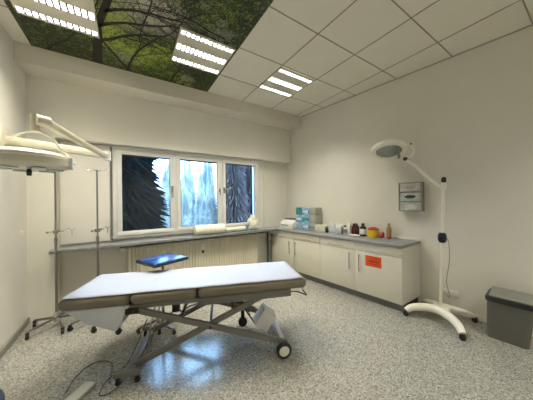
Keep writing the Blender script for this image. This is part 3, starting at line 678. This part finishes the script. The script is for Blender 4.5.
obj('pivot_bolt', MB().cyl((.60, -.006, .342), (.60, .56, .342), .011), M['blackp'], bed)
obj('cross_tube', MB().cyl((.80, .03, .435), (.80, .54, .435), .014).cyl((.36, .04, .438), (.36, .53, .438), .014), M['frame_g'], bed)
obj('front_base', MB().box(-.05, .0, -.0, .63, .062, .10, .004).box(-.135, .05, -.03, .01, .055, .098, .005).box(-.135, .05, .60, .64, .055, .098, .005), M['frame_g'], bed)
for x, y in ((-.11, -.01), (.03, -.01), (-.11, .62), (.03, .62)): obj('foot_pad', MB().cyl((x, y, 0), (x, y, .06), .02, .014), M['rubber'], bed)
obj('axle', MB().cyl((1.247, -.02, .071), (1.247, .60, .071), .012).bar((1.26, .035, .10), (1.26, .55, .10), .04, .035), M['panel_g'], bed)
for y in (-.04, .60):
    wh = obj('wheel', MB().lathe([(.048, -.018), (.064, -.018), (.071, -.01), (.071, .01), (.064, .018), (.048, .018), (.048, -.018)], n=32, mat=Tr((1.247, y+.008, .071)) @ Matrix.Rotation(R(90), 4, 'X')), M['rubber'], bed)
    obj('wheel_hub', MB().lathe([(0, -.019), (.03, -.019), (.049, -.013), (.049, .013), (.03, .019), (0, .019)], n=32, mat=Tr((1.247, y+.008, .071)) @ Matrix.Rotation(R(90), 4, 'X')), M['enamel'], wh)
obj('motor_box', MB().box(-.075, .075, -.10, .06, -.09, .09, .01).xf(Tr((1.13, .30, .225)) @ Matrix.Rotation(R(35), 4, 'Y')), M['white'], bed)
obj('actuator', MB().cyl((1.03, .30, .31), (.62, .30, .50), .024).cyl((.62, .30, .50), (.40, .30, .55), .014), M['frame_g'], bed)
obj('lift_rod', MB().cyl((.12, .20, .56), (.02, .23, .10), .007).cyl((.16, .25, .56), (.04, .28, .10), .006), M['chrome'], bed)
obj('hinge_bracket', MB().box(-.06, .04, .0, .03, .53, .575, .004).cyl((-.04, -.008, .55), (-.04, .03, .55), .018).cyl((.02, -.008, .55), (.02, .03, .55), .014), M['blackp'], bed)
obj('lift_bracket', MB().box(.28, .34, .06, .10, .48, .575, .005), M['blackp'], bed)
obj('release_handle', MB().tube([(1.335, .02, .575), (1.40, .0, .575), (1.475, -.02, .545), (1.45, -.005, .585), (1.46, .05, .59)], .0055, 8, 4), M['blackp'], bed)
obj('green_clip', MB().box(.60, .68, .35, .40, .525, .545, .004), M['teal'], bed)
obj('hose', MB().tube([(.30, .08, .50), (.38, .04, .49), (.40, .03, .52), (.5, .06, .535), (.7, .10, .50), (.85, .2, .52), (1.0, .24, .5)], .006, 8, 6).tube([(.9, .28, .50), (.92, .26, .36), (1.0, .27, .22), (1.06, .28, .14), (1.18, .26, .12)], .007, 8, 6).tube([(1.0, .3, .46), (.97, .32, .3), (1.02, .34, .16), (1.12, .33, .12)], .005, 8, 6), M['blackp'], bed)
obj('shell_caster', MB().cyl((-.13, .05, .375), (-.13, .07, .375), .022).box(-.14, -.12, .05, .07, .38, .41), M['rubber'], bed)
# small swivel caster hanging near the motor
obj('swivel_caster', MB().cyl((.93, .55, .05), (.93, .58, .05), .05).box(.91, .95, .545, .585, .07, .18, .006), M['rubber'], bed)
# paper cover
pb = MB(); nx, ny = 60, 14; V = []
for i in range(nx+1):
    row = []
    for j in range(ny+1):
        x = -.498+(1.445+.498)*i/nx; y = .0+.578*j/ny
        e = min(y+.012, .59-y); zz = .7035+.0012*math.sin(x*9+y*7)+.0012*math.sin(x*23-y*11)
        zz += .001
        for sx_ in (-.03, .495): zz -= .004*math.exp(-((x-sx_)/.02)**2)*.2
        d = max(0, .028-e); zz -= d*d*14
        row.append(pb.b.verts.new((x, y, zz)))
    V.append(row)
for i in range(nx):
    for j in range(ny): pb.b.faces.new((V[i][j], V[i+1][j], V[i+1][j+1], V[i][j+1]))
po = obj('paper_cover', pb, M['paper'], loc=(.03, 2.053, 0), rotz=BA, smooth=60)
sm = po.modifiers.new('s', 'SOLIDIFY'); sm.thickness = .0015
tag(po, 'white paper cover spread along the top of the taupe couch', 'paper cover')

# ------------------------------------------------------------ instrument table with blue tray
t = thing('instrument_table', 'small instrument table with a dark blue tray top behind the couch', 'table', (.33, 2.70, 0), R(24))
obj('tray', MB().box(-.20, .20, -.19, .19, .762, .795, .006), M['navy'], t)
obj('pad', MB().box(-.185, .185, -.175, .175, .795, .80, .002), M['blue'], t)
obj('pole', MB().cyl((0, 0, .06), (0, 0, .76), .012).cyl((0, 0, .06), (0, 0, .45), .017), M['chrome'], t)
obj('base', MB().bar((-.20, .15, .05), (.20, .15, .05), .03, .025).bar((0, .15, .055), (0, -.20, .055), .03, .025), M['steel'], t)
for x, y in ((-.20, .15), (.20, .15), (0, -.20)): obj('caster', MB().cyl((x-.01, y, .022), (x+.01, y, .022), .022).box(x-.012, x+.012, y-.01, y+.01, .03, .05), M['rubber'], t)

# ------------------------------------------------------------ foot pedal and cords
pd = thing('foot_pedal', 'flat beige foot pedal bar on the floor left of the couch foot', 'pedal', (-.257, 2.193, 0), math.atan2(-.122, -.094))
obj('housing', MB().box(0, .40, -.045, .045, .004, .028, .004), M['enamel_y'], pd); obj('underside', MB().box(.01, .39, -.038, .038, 0, .006), M['rubber'], pd)
tag(obj('pedal_cord', MB().tube([(-.40, 2.17, .02), (-.395, 2.25, .006), (-.375, 2.34, .006), (-.32, 2.43, .006), (-.255, 2.465, .006), (-.17, 2.43, .006), (-.125, 2.345, .006), (-.13, 2.22, .006), (-.135, 2.13, .006)], .0032, 8, 8), M['rubber']), 'black cord looping over the floor from the foot pedal to the couch', 'cord')
tag(obj('power_cord', MB().tube([(.155, 2.667-.25, .30), (.06, 2.40, .08), (-.02, 2.28, .008), (-.14, 2.16, .018), (-.19, 2.05, .006), (-.15, 2.01, .006), (-.08, 2.04, .006), (-.04, 2.10, .006)], .0032, 8, 8), M['rubber']), 'black power cord curling around the near left foot of the couch', 'cord')

# ------------------------------------------------------------ navy stool at the left edge
t = thing('stool', 'dark navy round stool at the left edge of the picture', 'stool', (-.712, 1.66, 0))
obj('seat', MB().lathe([(0, .455), (.13, .455), (.165, .44), (.17, .42), (.165, .39), (.14, .38), (0, .38)]), M['navy'], t)
obj('column', MB().cyl((0, 0, .08), (0, 0, .38), .022), M['chrome'], t)
for k in range(5):
    a = 2*PI*k/5; x, y = .17*math.cos(a), .17*math.sin(a)
    lg = obj('leg', MB().bar((0, 0, .09), (x, y, .065), .03, .025), M['blackp'], t)
    obj('caster', MB().cyl((x-.01, y, .025), (x+.01, y, .025), .025).box(x-.01, x+.01, y-.01, y+.01, .03, .065), M['rubber'], lg)
